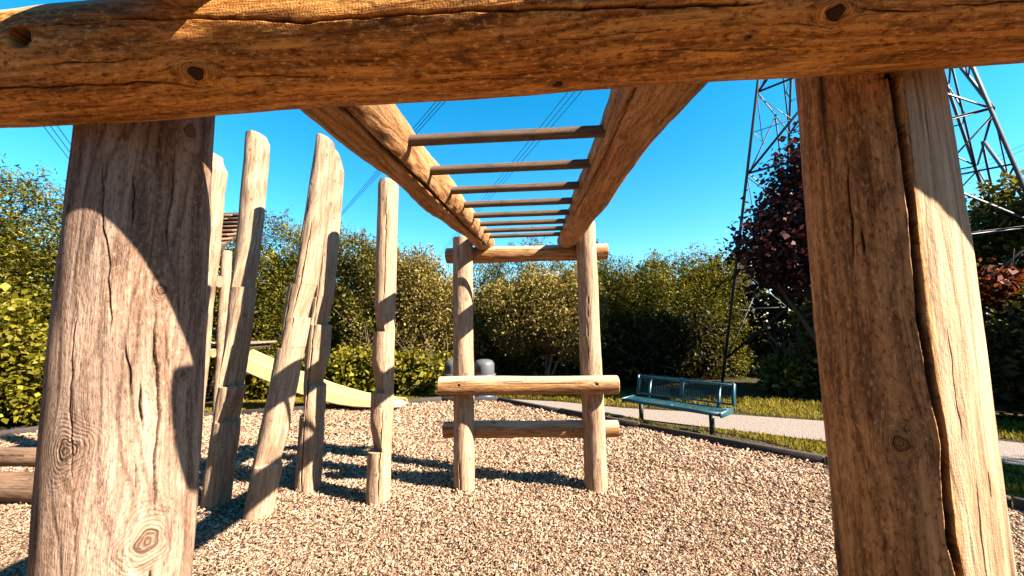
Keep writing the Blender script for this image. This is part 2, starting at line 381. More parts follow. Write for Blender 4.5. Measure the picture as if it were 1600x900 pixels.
def chips():
    pts = []
    for d0, d1, dens in ((-.6, 1.1, 1100), (1.1, 2.6, 8200), (2.6, 4.0, 6000), (4.0, 5.6, 3000), (5.6, 8.2, 1500)):
        A = 8.6 * (d1 - d0) * 2; k = int(dens * 15 * (d1 - d0) * .9)
        p = np.stack([rng.uniform(-9, 6.2, k), rng.uniform(d0 - .0, d1, k)], 1)
        ins = np.abs(p[:, 0] + .06 * p[:, 1]) < p[:, 1] * 1.5 + .6; p = p[ins | (rng.uniform(0, 1, k) < 1100 / dens)]
        pts.append(p)
    p = np.vstack(pts); p = p[inside(p, EDGE + [(-8.7, -6), (6.4, -6)])]
    n_ = len(p); far = np.where(np.abs(p[:, 0] + .06 * p[:, 1]) < p[:, 1] * 1.5 + .6, np.clip(p[:, 1] / 3.2, .8, 1.7), 1.6)
    l = np.minimum(rng.lognormal(math.log(.0175), .45, n_), .042) * far; wd = l * rng.uniform(.2, .45, n_); h = rng.uniform(.0025, .006, n_) * far
    az = rng.uniform(0, 2 * math.pi, n_); tl = rng.normal(0, .33, n_); rl = rng.normal(0, .4, n_)
    ca, sa, ct, st, cr, sr = np.cos(az), np.sin(az), np.cos(tl), np.sin(tl), np.cos(rl), np.sin(rl)
    X = np.stack([ca * ct, sa * ct, st], 1)
    Y0 = np.stack([-sa, ca, 0 * ca], 1); Z0 = np.cross(X, Y0)
    Y = Y0 * cr[:, None] + Z0 * sr[:, None]; Z = np.cross(X, Y)
    cz = .002 + .011 * (1 + wav(p[:, 0], p[:, 1], 77, 4.5, 4.5, 5)).clip(0, 3) + .003 + np.abs(st) * l * .42 + np.abs(sr) * wd * .4 + rng.uniform(0, .010, n_)
    C_ = np.stack([p[:, 0], p[:, 1], cz], 1)
    taper = rng.uniform(.35, 1.0, n_)
    cor = [(-1, -1, -1), (1, -1, -1), (1, 1, -1), (-1, 1, -1), (-1, -1, 1), (1, -1, 1), (1, 1, 1), (-1, 1, 1)]
    V = np.empty((n_, 8, 3))
    for i, (a, b, c) in enumerate(cor):
        ty = np.where(a > 0, taper, 1.0)
        V[:, i] = C_ + X * (a * l / 2)[:, None] + Y * (b * wd / 2 * ty)[:, None] + Z * (c * h / 2)[:, None]
    F = np.array([[4, 5, 6, 7], [0, 1, 5, 4], [1, 2, 6, 5], [2, 3, 7, 6], [3, 0, 4, 7]])
    q = (np.arange(n_)[:, None, None] * 8 + F[None]).reshape(-1, 4)
    o = mesh('wood_chips', V.reshape(-1, 3), q, M_CHIP, None, False)
    tag(o, 'cream and brown wood chips covering the playground', None, None, 'stuff')
chips()

def blades(name, regions, label):
    V = []; T = []
    for poly, k, h0, zb in regions:
        poly = np.asarray(poly); lo, hi = poly.min(0), poly.max(0)
        p = rng.uniform(lo, hi, (k * 3, 2)); p = p[inside(p, poly)][:k]
        pn = wav(p[:, 0], p[:, 1], 4, 3.5, 3.5); p = p[pn > -1.1]; n_ = len(p)
        h = rng.uniform(.5, 1.2, n_) * h0; az = rng.uniform(0, 6.283, n_); ln = rng.normal(0, .5, (n_, 2)) * h[:, None]
        wv = np.stack([np.cos(az), np.sin(az), 0 * az], 1) * (.0055 + .0035 * (p[:, 1] / 6))[:, None]
        b = np.stack([p[:, 0], p[:, 1], np.full(n_, zb)], 1)
        tip = b + np.stack([ln[:, 0], ln[:, 1], h], 1); md = b + np.stack([ln[:, 0] * .3, ln[:, 1] * .3, h * .6], 1)
        V.append(np.stack([b - wv, b + wv, md + wv * .7, md - wv * .7, tip], 1))
        t = np.clip(rng.beta(2.2, 2.2, n_) * .8 + .14 * wav(p[:, 0], p[:, 1], 8, 2.2, 2.2) + .08, 0, 1); T.append(np.repeat(t, 5))
    V = np.concatenate(V); n_ = len(V); i = np.arange(n_)[:, None] * 5
    o = mesh(name, V.reshape(-1, 3), [i + np.array([[0, 1, 2, 3]]), i + np.array([[3, 2, 4]])], L_GRASS, None, False, {'tint': np.concatenate(T)})
    return tag(o, label, None, None, 'stuff')
blades('grass', [
    ([(.35, 6.66), (1.45, 5.7), (2.98, 4.36), (3.7, 3.44), (4.55, 2.35), (6, 1.3), (6.9, 2.5), (4.84, 4.3), (3.5, 5.15), (1.8, 6.15), (.5, 6.9), (-.2, 7.45), (-.6, 7.55)], 26000, .055, -.02),
    ([(-1.0, 8.3), (.4, 7.85), (1.5, 7.25), (2.8, 6.85), (4.22, 6.3), (5.75, 5.25), (8.5, 3.1), (10, 3.4), (6.6, 6.6), (4.6, 7.9), (2.5, 8.4), (.5, 8.9)], 17000, .065, -.02),
    ([(-1.8, 7.82), (-3.5, 7.28), (-5.2, 6.75), (-6.8, 6.25), (-7.2, 7.4), (-4.5, 8.4), (-1.8, 8.6)], 14000, .07, -.02)], 'short yellow green grass beside the gravel path')

ed = empty('timber_edging', (1.41, 5.66, 0), 'low dark timber board edging round the wood chips', 'edging')
for i in range(len(EDGE) - 1):
    a = np.array(EDGE[i]); b = np.array(EDGE[i + 1]); L = np.linalg.norm(b - a)
    k = max(1, int(round(L / 1.5)))
    for j in range(k):
        p = a + (b - a) * j / k; q = a + (b - a) * (j + 1) / k; d = (q - p) / np.linalg.norm(q - p)
        m = MB(); m.box([*((p + q) / 2), .035 + rng.normal(0, .004)], (np.linalg.norm(q - p) - .012, .06, .13), [[d[0], d[1], 0], [-d[1], d[0], 0], [0, 0, 1]], .008)
        m.build('board', M_EDGE, ed)

# ------------------------------------------------------------------ monkey bars
mk = empty('monkey_bars', (-.1, 2.1, 0), 'big log monkey bars with eight dark rungs spanning the middle of the playground', 'monkey bars')
PLc = [([(1.828, -.0667), (1.708, -.058), (1.63, -.0433), (1.553, -.0352), (1.488, -.0305)], .0012, .008),
       ([(1.848, .0334), (1.774, .0394), (1.711, .0321), (1.627, .0357)], .0012, .008),
       ([(1.488, -.0132), (1.422, -.0033), (1.384, -.0004)], .0013, .008), ([(1.421, .0086), (1.322, .0172)], .0014, .01),
       ([(1.543, .0212), (1.452, .0269), (1.361, .0373), (1.306, .0349), (1.208, .0378), (1.173, .0406), (1.159, .0488)], .0016, .014),
       ([(1.521, .0377), (1.416, .0474)], .0011, .006), ([(1.095, .0381), (1.06, .041)], .0016, .01), ([(1.543, -.0813), (1.396, -.0765), (1.254, -.0613)], .001, .005),
       ([(1.29, .012), (1.22, .014)], .0009, .005), ([(1.62, .055), (1.5, .058)], .001, .006), ([(1.8, -.02), (1.66, -.014)], .001, .006)]
PRc = [([(2.016, 0.0319), (1.885, 0.0326), (1.786, 0.0352), (1.686, 0.0366), (1.590, 0.0351), (1.496, 0.0324), (1.406, 0.0364), (1.319, 0.0431), (1.250, 0.0378), (1.184, 0.0367), (1.148, 0.0410), (0.656, 0.0469)], .0042, .05),
       ([(1.778, -0.0296), (1.661, -0.0326), (1.579, -0.0338)], .0014, .006), ([(1.648, -0.0217), (1.597, -0.0204)], .0016, .006),
       ([(1.268, 0.0920), (1.155, 0.0855), (0.984, 0.0844)], .0012, .01), ([(1.277, 0.1228), (1.239, 0.1226)], .0016, .01), ([(1.384, -0.1442), (1.294, -0.1439)], .0014, .01),
       ([(1.841, 0.0870), (1.765, 0.0872)], .0008, .004), ([(1.500, 0.0703), (1.312, 0.0741)], .0007, .004)]
BMc = [([(0.738, 0.0127), (1.166, 0.0187), (1.303, 0.0232), (1.393, 0.0250), (1.457, 0.0310), (1.491, 0.0415), (1.520, 0.0414)], .0011, .01),
       ([(1.511, 0.0287), (1.533, 0.0263), (1.701, 0.0381)], .0008, .007),
       ([(1.371, -0.0638), (1.442, -0.0615), (1.502, -0.0584), (1.611, -0.0471), (1.687, -0.0380), (1.762, -0.0378), (1.891, -0.0353), (1.980, -0.0315), (2.155, -0.0243), (2.325, -0.0168)], .0021, .02),
       ([(1.247, -0.0641), (1.331, -0.0614), (1.413, -0.0631)], .0011, .01), ([(2.126, 0.0338), (2.163, 0.0318), (2.255, 0.0379), (2.346, 0.0433), (2.440, 0.0520)], .0007, .006),
       ([(2.443, -0.0021), (2.537, 0.0065)], .0009, .007), ([(2.534, 0.0001), (2.654, 0.0036), (3.059, 0.0106)], .0008, .007), ([(2.452, 0.0444), (2.565, 0.0452)], .0007, .005),
       ([(1.240, -0.0089), (1.440, -0.0044)], .0007, .005), ([(2.004, 0.0106), (2.237, 0.0042)], .0005, .004), ([(1.846, 0.0527), (2.057, 0.0549)], .0005, .003)]
o = log('post', (-.775, .70, -.2), (-.775, .70, 2.28), .106, .104, (.74, -.67, 0), us=dense(2.48, 1.12, 2.24, .004), front=(-1.75, 1.75, 330),
        knots=[(1.312 + .2, -.0741, .0125), (1.142 + .2, .032, .0145), (1.576 + .2, .0291, .007), (1.893 + .2, .0613, .010), (1.42 + .2, .07, .004)],
        cracks=[([(u + .2, v) for u, v in c], a, b) for c, a, b in PLc], wob=.0035, seed=3, mat=W_PALE, parent=mk)
tag(o, 'pale weathered near post with ringed knots')
o = log('post', (.604, .70, -.2), (.604, .70, 2.25), .1025, .1005, (-.65, -.757, 0), us=dense(2.45, 1.12, 2.22, .004), front=(-1.75, 1.75, 480), facets=[(.41, 1.75, 1.05, .75)], notch=(1.878, .615), lit_side=(.42, 2.4, .8),
        knots=[(1.314 + .2, -.0037, .0082), (1.499 + .2, -.144, .0067), (1.097 + .2, -.126, .0077), (1.47 + .2, -.136, .003)],
        cracks=[([(u + .2, v) for u, v in c], a, b) for c, a, b in PRc], wob=.003, seed=8, mat=W_TAN, parent=mk)
tag(o, 'tan near post with one long deep split')
o = log('crossbeam', (-2.005, .574, 1.944), (1.794, .574, 1.976), .0853, .0845, (0, -.78, -.62), us=dense(3.8, .55, 3.1, .005), front=(-1.75, 1.75, 320),
        knots=[(1.493, 0.0183, 0.0090), (2.418, 0.0004, 0.0090), (2.047, 0.0808, 0.0058), (2.314, 0.0234, 0.0023), (1.867, 0.0580, 0.0021), (2.110, 0.0717, 0.0019)],
        cracks=BMc, holes=[(1.236, -.050, .0145, .06)], wob=.0032, seed=13, mat=W_HONEY, parent=mk)
tag(o, 'honey coloured near crossbeam with a bolt hole')
def railz(y): return 2.116 + (y - 1.2) * .0845
for x, sd_, lab in ((-.502, 21, 'left'), (.318, 22, 'right')):
    cr = [([(a, c + .004 * math.sin(a * 4)) for a in np.linspace(0, b, 9)], wd, dp) for b, c, wd, dp in ((3.1, -.028, .0045, .035), (2.4, .052, .002, .015), (2.0, .1, .0016, .012))]
    if x > 0: cr = [([(a, c + .006 * math.sin(a * 3 + 1)) for a in np.linspace(0, b, 9)], wd, dp) for b, c, wd, dp in ((2.0, .06, .0022, .02), (3.2, .098, .002, .015), (1.9, -.05, .0012, .01))]
    log('rail', (x, .36, railz(.36) + .026), (x, 3.86, railz(3.86)), .099, .094, (-.25 if x > 0 else .25, -.3, -1), us=np.arange(0, 3.57, .012), nv=150,
        cracks=cr, knots=[(.75, .03, .012), (1.35, -.05, .010), (2.1, .06, .012), (2.6, -.02, .010)], wob=.006, seed=sd_, mat=W_RAIL, parent=mk)
rung0 = None
for i in range(8):
    y = 1.2 + .313 * i; z = railz(y)
    if rung0 is None:
        rung0 = log('rung', (-.46, y, z), (.27, y, z), .019, .019, (0, -1, -.3), us=np.linspace(0, .73, 40), nv=20, wob=.0006, seed=31, mat=W_RUNG, parent=mk, bevel=.002)
    else:
        c = rung0.copy(); COL.objects.link(c); c.parent = mk; c.location = (0, y - 1.2, z - railz(1.2)); c.matrix_parent_inverse = rung0.matrix_parent_inverse
# far frame
log('post', (-.705, 3.66, -.2), (-.705, 3.66, 2.36), .099, .096, (.2, -1, 0), nv=90, us=np.arange(0, 2.57, .012), knots=[(1.95, .03, .012), (1.25, .02, .012), (.75, -.05, .01), (.5, .05, .01)], auto_cracks=2, wob=.003, seed=41, mat=W_POST, parent=mk)
log('post', (.500, 3.66, -.2), (.485, 3.66, 2.46), .103, .094, (-.15, -1, 0), nv=90, us=np.arange(0, 2.67, .012), knots=[(.95, -.03, .01), (1.6, -.05, .01), (2.2, .0, .009), (.5, .03, .01)], auto_cracks=2, wob=.003, seed=42, mat=W_POST, parent=mk, slant=.35)
log('crossbeam', (-.895, 3.78, 2.207), (.71, 3.78, 2.202), .080, .080, (0, -1, -.3), nv=72, us=np.arange(0, 1.61, .012), auto_cracks=2, auto_knots=3, wob=.003, seed=43, mat=W_RAIL, parent=mk)
log('crossbeam', (-.90, 3.50, .962), (.70, 3.50, .960), .083, .082, (0, -1, .2), nv=110, us=np.arange(0, 1.61, .008), holes=[(.195, .0, .009, .03), (1.40, .0, .009, .03)], auto_cracks=3, auto_knots=4, wob=.003, seed=44, mat=W_RAIL, parent=mk)
log('crossbeam', (-.91, 3.72, .522), (.73, 3.72, .527), .077, .076, (0, -1, .2), nv=72, us=np.arange(0, 1.67, .012), auto_cracks=2, auto_knots=3, wob=.003, seed=45, mat=W_RAIL, parent=mk)

# ------------------------------------------------------------------ stepped, carved climbing posts
def carved(name, y0, rows, cuts, depth, seed, label, mat, cracks=(), lean_y=0.0):
    """rows (z, xl, xr) from the top down; cuts (side, z_top, z_ledge, depth): a scoop that deepens downwards to a ledge"""
    rows = sorted(rows, key=lambda r: r[0]); z = np.array([r[0] for r in rows]); xl = np.array([r[1] for r in rows]); xr = np.array([r[2] for r in rows])
    zs = np.unique(np.concatenate([np.arange(z[0] - .15, z[-1], .014), z] + [[c[2] - .0015, c[2] + .0015, c[1]] for c in cuts] + [[z[-1] - .006, z[-1] - .015]]))
    zs = zs[zs <= z[-1]]
    nv = 96; th = np.linspace(-math.pi, math.pi, nv + 1) - math.pi / 2 + math.pi
    th = np.linspace(math.pi / 2, math.pi / 2 + 2 * math.pi, nv + 1)        # seam at the back (+y)
    L_, R__ = np.interp(zs, z, xl), np.interp(zs, z, xr)
    cf = np.polyval(np.polyfit(zs, (L_ + R__) / 2, 3), zs); cf = np.clip(cf, L_ + .035, R__ - .035)
    co = abs(y0) / math.hypot(y0, float(cf.mean()))
    cx, hw = cf, (R__ - L_) / 2 * co; hl, hr = (cf - L_) * co, (R__ - cf) * co; depth = float(np.percentile(hw, 70)) * 1.12
    Z, TH = np.meshgrid(zs, th, indexing='ij')
    ct, sn = np.cos(TH), np.sin(TH)
    e = 2.15
    rad = 1 / (np.abs(ct) ** e + np.abs(sn) ** e) ** (1 / e)
    vv = (TH - 1.5 * math.pi) * .1
    sh = 1 + .018 * wav(Z, ct * 3, seed, 5, 1, 4) + .012 * wav(Z, ct * 2 + sn, seed + 4, 12, 3, 4)
    ck = np.zeros(Z.shape)
    for v0, a, b, wd in cracks:
        vv0 = v0 + .004 * np.sin(Z * 5 + seed) + .0015 * np.sin(Z * 31)
        tp = np.clip(np.minimum((Z - a) / .1, (b - Z) / .1), 0, 1)
        pr = np.exp(-np.abs((vv - vv0) / wd) ** 4) * tp; sh = sh - .22 * pr; ck = np.maximum(ck, pr)
    X = cx[:, None] + np.where(ct > 0, hr[:, None], hl[:, None]) * ct * rad * sh; Y = y0 + depth * sn * rad * sh + lean_y * Z
    hwm = np.interp(Z, zs, hw); cxm = np.interp(Z, zs, cx)
    for side, za, zb, d in cuts:
        nrm = unit((-.72, -.70) if side == 'L' else (.72, -.70))
        d = d * 1.15
        k = np.where((Z <= za) & (Z >= zb), ((za - Z) / (za - zb)) ** .75, 0) * d
        r_ = np.abs(nrm[0]) * np.interp(Z, zs, hr if side == 'R' else hl) + abs(nrm[1]) * depth * .86
        s = (X - cxm) * nrm[0] + (Y - y0 - lean_y * Z) * nrm[1]; over = np.maximum(0, s - (r_ * .92 - k)) * (k > 1e-6)
        X = X - over * nrm[0]; Y = Y - over * nrm[1]
    kn = np.full(Z.shape, 9.); rs = np.random.default_rng(seed)
    psi = vv + .004 * wav(Z, vv, seed, 4, 30)
    for i in range(15):
        ku, kv, a = rs.uniform(z[0], z[-1]), rs.uniform(-.13, .13), rs.uniform(.005, .012); du, dv = Z - ku, vv - kv
        kn = np.minimum(kn, np.sqrt(du ** 2 + dv ** 2) / a); A = a * 1.5; psi = psi - dv * A * A / ((du / 1.9) ** 2 + dv ** 2 + A * A * .3)
    P = np.stack([X, Y, Z], -1); m, nn = Z.shape; v = P.reshape(-1, 3)
    i = np.arange(m - 1)[:, None] * nn + np.arange(nn - 1)[None]; quads = [np.stack([i, i + 1, i + nn + 1, i + nn], -1).reshape(-1, 4)]
    gr = np.stack([psi + seed * 1.37, Z + seed, np.full(Z.shape, seed * .37)], -1).reshape(-1, 3); cap = np.zeros(m * nn); knv = kn.ravel(); ckv = ck.ravel()
    rim = P[-1]; c = rim[:-1].mean(0); base = len(v); rd = np.linalg.norm(rim - c, axis=1)
    for k in (1., .5, .02):
        v = np.vstack([v, c + (rim - c) * k]); cap = np.concatenate([cap, rd * k + .004]); knv = np.concatenate([knv, np.full(nn, 9.)]); ckv = np.concatenate([ckv, np.zeros(nn)])
        gr = np.vstack([gr, np.stack([rd * k * np.cos(th), rd * k * np.sin(th), np.full(nn, seed)], 1)])
    for l in range(2):
        j = base + l * nn + np.arange(nn - 1); quads.append(np.stack([j, j + 1, j + nn + 1, j + nn], 1))
    o = mesh(name, v, np.vstack(quads), mat, None, True, {'grain': gr, 'knot': knv, 'crack': ckv, 'cap': cap})
    me = o.data
    try: me.set_sharp_from_angle(angle=R_(38))
    except Exception: pass
    return tag(o, label, 'carved post', 'carved climbing posts')
carved('carved_post', 3.3, [(3.317, -2.684, -2.507), (3.241, -2.693, -2.454), (2.529, -2.719, -2.478), (2.201, -2.739, -2.511), (1.884, -2.758, -2.545), (1.878, -2.758, -2.514), (1.475, -2.784, -2.555), (1.014, -2.812, -2.604), (1.008, -2.812, -2.568), (.722, -2.861, -2.636), (.705, -2.872, -2.617), (-.003, -2.934, -2.661)],
       [('R', 2.3, 1.881, .05), ('R', 1.75, 1.011, .075), ('R', .95, .71, .05)], .125, 51, 'tall pale carved post second from the near left monkey bar post', W_POST)
carved('carved_post', 3.09, [(3.134, -1.85, -1.741), (3.088, -1.861, -1.717), (2.893, -1.889, -1.729), (2.442, -1.948, -1.772), (1.867, -2.006, -1.833), (1.861, -2.079, -1.839), (1.628, -2.114, -1.92), (1.596, -2.113, -1.93), (1.59, -2.113, -1.885), (1.352, -2.098, -1.916), (1.346, -2.164, -1.921), (1.051, -2.195, -1.965), (.669, -2.277, -2.032), (.433, -2.314, -2.114), (.403, -2.318, -2.081), (.136, -2.359, -2.123), (-.01, -2.384, -2.144)],
       [('R', .62, .42, .05)], .115, 52, 'widest carved post leaning strongly right with steps down its left edge', W_POST, cracks=[(-.03, 1.3, 2.7, .004), (.04, 1.5, 2.4, .004), (-.09, .2, 1.2, .003)])
carved('carved_post', 3.6, [(3.298, -2.019, -1.985), (3.077, -2.046, -1.9), (2.462, -2.074, -1.931), (1.892, -2.116, -1.961), (1.798, -2.126, -1.971), (1.793, -2.19, -1.977), (1.539, -2.201, -2.047), (1.532, -2.201, -1.977), (1.215, -2.222, -1.987), (.987, -2.227, -2.062), (.963, -2.226, -2.011), (.695, -2.198, -2.016), (.69, -2.26, -2.022), (.531, -2.267, -2.023), (-.016, -2.284, -2.044)],
       [('R', 1.95, 1.536, .035), ('R', 1.2, .967, .05)], .115, 53, 'split carved post partly hidden behind the widest leaning carved post', W_POST, cracks=[(.0, -.1, 2.2, .005)])
carved('carved_post', 3.39, [(2.85, -1.417, -1.282), (2.813, -1.44, -1.257), (2.509, -1.448, -1.26), (1.855, -1.456, -1.265), (1.48, -1.467, -1.273), (1.224, -1.481, -1.276), (.933, -1.475, -1.278), (.587, -1.487, -1.286), (.441, -1.49, -1.295), (.435, -1.501, -1.295), (.004, -1.511, -1.301)],
       [('L', 1.75, 1.463, .075), ('L', 1.3, .933, .085), ('L', .75, .438, .085), ('R', 2.25, 1.6, .03)], .115, 54, 'upright carved post nearest the far monkey bar frame with three scooped notches', W_POST, cracks=[(.03, 1.7, 2.7, .003), (.045, 0, .8, .003)])
carved('carved_post', 3.74, [(3.37, -3.488, -3.358), (3.313, -3.488, -3.336), (3.183, -3.509, -3.222), (2.96, -3.517, -3.253), (2.273, -3.523, -3.27), (2.006, -3.549, -3.31), (1.741, -3.56, -3.33), (1.22, -3.539, -3.332), (0.402, -3.566, -3.39), (0.027, -3.585, -3.399), (-0.04, -3.586, -3.401)],
       [('R', 2.7, 2.0, .03)], .12, 55, 'sunlit carved post showing only beside the edge of the near left post', W_POST)

# ------------------------------------------------------------------ logs lying at the far left
o = log('log', (-6.6, 3.42, .375), (-4.1, 3.36, .37), .085, .082, (0, -1, .3), nv=48, auto_cracks=3, auto_knots=3, seed=61, mat=W_SHAKE); tag(o, 'brown log lying on top of another log behind the near left post', 'log', 'low stacked logs')  # both long logs take a darker wood that stands in for shade on them
o = log('log', (-6.6, 3.36, .13), (-4.0, 3.30, .13), .13, .12, (0, -1, .3), nv=48, auto_cracks=3, auto_knots=3, seed=62, mat=W_SHAKE); tag(o, 'thick bottom log on the wood chips under a thinner log', 'log', 'low stacked logs')
o = log('log', (-5.3, 3.05, .27), (-4.77, 3.0, .27), .085, .085, (0, -1, .3), nv=40, seed=63, mat=W_POST, auto_cracks=1); tag(o, 'short log with pale sawn end at the left picture edge, upper one', 'log', 'low stacked logs')
o = log('log', (-5.3, 3.05, .09), (-4.74, 3.0, .09), .09, .09, (0, -1, .3), nv=40, seed=64, mat=W_POST, auto_cracks=1); tag(o, 'short log with pale sawn end at the left picture edge, resting on the chips', 'log', 'low stacked logs')

# ------------------------------------------------------------------ play tower and slide
tw = empty('play_tower', (-6.4, 7.2, 0), 'wooden play tower with shingled roof half hidden behind the near left post', 'play tower')
for i, (x, y) in enumerate(((-5.66, 6.62), (-7.3, 6.62), (-6.35, 7.95), (-7.6, 7.95))):
    log('post', (x, y, -.1), (x, y, 2.95), .085, .08, (0, -1, 0), nv=32, us=np.arange(0, 3.06, .05), auto_cracks=2, auto_knots=2, seed=70 + i, mat=W_POST, parent=tw)
log('crossbeam', (-7.5, 6.45, 2.36), (-5.62, 6.45, 2.36), .11, .11, (0, -1, 0), nv=36, auto_knots=2, seed=75, mat=W_SHAKE, parent=tw)
log('crossbeam', (-7.5, 6.5, 1.1), (-5.7, 6.5, 1.1), .08, .08, (0, -1, 0), nv=32, seed=77, mat=W_RAIL, parent=tw)
m = MB(); m.box((-6.4, 7.28, 1.17), (1.6, 1.1, .08), None, .006)
deck = m.build('deck', M_BARK, tw)
for k in range(9):
    m = MB(); m.box((-6.4, 6.72 + k * .14, 1.24), (1.75, .132, .04), None, .006); m.build('deck_board', M_TWIG, deck)
def plank(name, c, size, parent, seed, ax=None):
    """bevelled board with grain attributes"""
    m = MB(); m.box(c, size, ax, .008); o = m.build(name, W_SHAKE, parent)
    v = np.empty(len(o.data.vertices) * 3, np.float32); o.data.vertices.foreach_get('co', v); v = v.reshape(-1, 3)
    at = o.data.attributes.new('grain', 'FLOAT_VECTOR', 'POINT'); at.data.foreach_set('vector', np.stack([v[:, 1] + v[:, 2] + seed, v[:, 0], np.full(len(v), seed * .3)], 1).astype(np.float32).ravel())
    for k, val in (('knot', 9.), ('crack', 0.), ('cap', 0.)):
        a = o.data.attributes.new(k, 'FLOAT', 'POINT'); a.data.foreach_set('value', np.full(len(v), val, np.float32))
    return o
a = np.array((-6.4, 6.25, 2.93)); b = np.array((-6.4, 7.25, 3.87)); d = unit(b - a); rax = [d, [1, 0, 0], np.cross(d, [1, 0, 0])]
m = MB(); m.box((a + b) / 2, (np.linalg.norm(b - a), 1.6, .03), rax, .006)
roof = m.build('roof', M_BARK, tw)
for s in (-1, 1):
    m = MB(); m.box((a + b) / 2 + np.array((s * .86, 0, -.04)), (np.linalg.norm(b - a), .05, .1), rax, .006); m.build('rafter', M_BARK, roof)
for k in range(8):
    t_ = R_(16)
    for s in range(4):
        x0 = -7.45 + s * .485
        plank('shingle', (x0 + .24 + (.02 * math.sin(k * 5 + s)) + .012 * k, 6.30 + k * .115, 3.02 + k * .108), (.475, .26, .042), roof, k * 4 + s, [[1, 0, 0], [0, math.cos(t_), math.sin(t_)], [0, -math.sin(t_), math.cos(t_)]])

sl = empty('slide', (-2.6, 7.1, 0), 'cream plastic slide coming down from the play tower to the wood chips', 'slide')
pathx = np.array([-6.25, -5.9, -5.55, -5.1, -4.7, -4.3, -3.95, -3.6, -3.3, -3.0, -2.75, -2.55])
pz = np.array([1.07, .93, .79, .60, .44, .30, .195, .115, .075, .06, .055, .055])
wh = np.array([.34, .34, .34, .33, .32, .31, .29, .26, .22, .18, .145, .12]) * .84
prof = []
yy0, yy1 = 6.84, 7.36
rows = []
for x, z, h in zip(pathx, pz, wh):
    rows.append([(x, yy0, z + h), (x, yy0, z + .03), (x, yy0 + .05, z), (x, yy1 - .05, z), (x, yy1, z + .03), (x, yy1, z + h),
                 (x, yy1 - .035, z + h), (x, yy1 - .035, z + .06), (x, yy1 - .07, z + .035), (x, yy0 + .07, z + .035), (x, yy0 + .035, z + .06), (x, yy0 + .035, z + h)])
rows.append([(x + (.10 if abs(y - 7.1) < .2 else .06), 7.1 + (y - 7.1) * .82, .06 + (z - .055) * .75) for x, y, z in rows[-1]])
V = np.array(rows).reshape(-1, 3); q = []
for i in range(len(rows) - 1):
    for j in range(12): q.append([i * 12 + j, i * 12 + (j + 1) % 12, i * 12 + 12 + (j + 1) % 12, i * 12 + 12 + j])
e = (len(rows) - 1) * 12
q += [[e + 0, e + 1, e + 10, e + 11], [e + 1, e + 2, e + 9, e + 10], [e + 2, e + 3, e + 8, e + 9], [e + 3, e + 4, e + 7, e + 8], [e + 4, e + 5, e + 6, e + 7]]
o = mesh('chute', V, np.array(q), M_CREAM, sl, True)
o.data.set_sharp_from_angle(angle=R_(40))
m = MB(); m.box((-3.2, 7.1, .03), (.1, .4, .10), None, .01); m.build('foot', M_DKMETAL, sl)
m = MB(); m.tube([(-4.6, 7.1, -.05), (-4.6, 7.1, .42)], .03, 10); m.build('leg', M_DKMETAL, sl)

# ------------------------------------------------------------------ litter bins
def bin_(x, y, label, blue):
    t = empty('litter_bin', (x, y, 0), label, 'litter bin', 'domed litter bins')
    m = MB(); m.lathe((x, y, 0), [(.001, -.02), (.19, -.02), (.2, 0), (.2, .46), (.19, .47)], 28); m.build('body', M_BLACK, t, True).data.set_sharp_from_angle(angle=R_(40))
    m = MB(); m.lathe((x, y, 0), [(.19, .47), (.235, .475), (.24, .50), (.235, .515), (.2, .52)], 28); rim_ = m
    m = MB(); m.lathe((x, y, 0), [(.2, .52), (.208, .55), (.208, .71), (.2, .74), (.16, .785), (.09, .808), (.001, .815)], 28); lid = m.build('lid', M_LID, t, True); rim_.build('rim', M_LID, lid, True)
    a0 = -2.2; m = MB()
    pts = [(x + .2105 * math.cos(a), y + .2105 * math.sin(a)) for a in np.linspace(a0 - .45, a0 + .45, 9)]
    v = [(px, py, z) for z in (.57, .68) for px, py in pts]; m.add(v, [[i, i + 1, i + 10, i + 9] for i in range(8)]); m.build('opening', M_BLACK, lid)
    if blue:
        m = MB(); m.lathe((x, y, 0), [(.2005, .0), (.206, .0), (.206, .13), (.2005, .13)], 28); m.build('base_band', M_BLUE, t, True)
bin_(-1.10, 7.93, 'grey domed litter bin just right of the far left monkey bar post', True)
bin_(-1.74, 8.05, 'grey domed litter bin mostly hidden behind the far left monkey bar post', False)

# ------------------------------------------------------------------ bench
bd = unit((.70, -.71)); bn = unit((-.71, -.70)); bc = np.array((1.98, 5.92))
be = empty('park_bench', (bc[0], bc[1], 0), 'turquoise perforated metal bench on the grass beside the gravel path', 'bench')
BL = 1.46
def b3(s, n_, z): return np.array([*(bc + bd * s + bn * n_), z * .87])
def perforated(name, P00, du, dv, nx, ny, mat, hole=.9, th=.003, bow=0.0):
    V = []; q = []; P00, du, dv = map(np.asarray, (P00, du, dv)); nr = np.cross(du, dv); nr = nr / np.linalg.norm(nr)
    idx = {}
    def vid(p): V.append(p); return len(V) - 1
    grid = [[vid(P00 + du * i / nx + dv * j / ny + nr * bow * math.sin(math.pi * j / ny)) for i in range(nx + 1)] for j in range(ny + 1)]
    for j in range(ny):
        for i in range(nx):
            c = [grid[j][i], grid[j][i + 1], grid[j + 1][i + 1], grid[j + 1][i]]
            if i == 0 or i == nx - 1 or abs(i + .5 - nx / 2) < .6: q.append(c); continue
            cen = sum(V[k] for k in c) / 4; inn = [vid(cen + (V[k] - cen) * hole) for k in c]
            for k in range(4): q.append([c[k], c[(k + 1) % 4], inn[(k + 1) % 4], inn[k]])
    o = mesh(name, np.array(V), np.array(q), mat, be, False)
    so_ = o.modifiers.new('thick', 'SOLIDIFY'); so_.thickness = th; so_.offset = 0
    return o
h2 = BL / 2
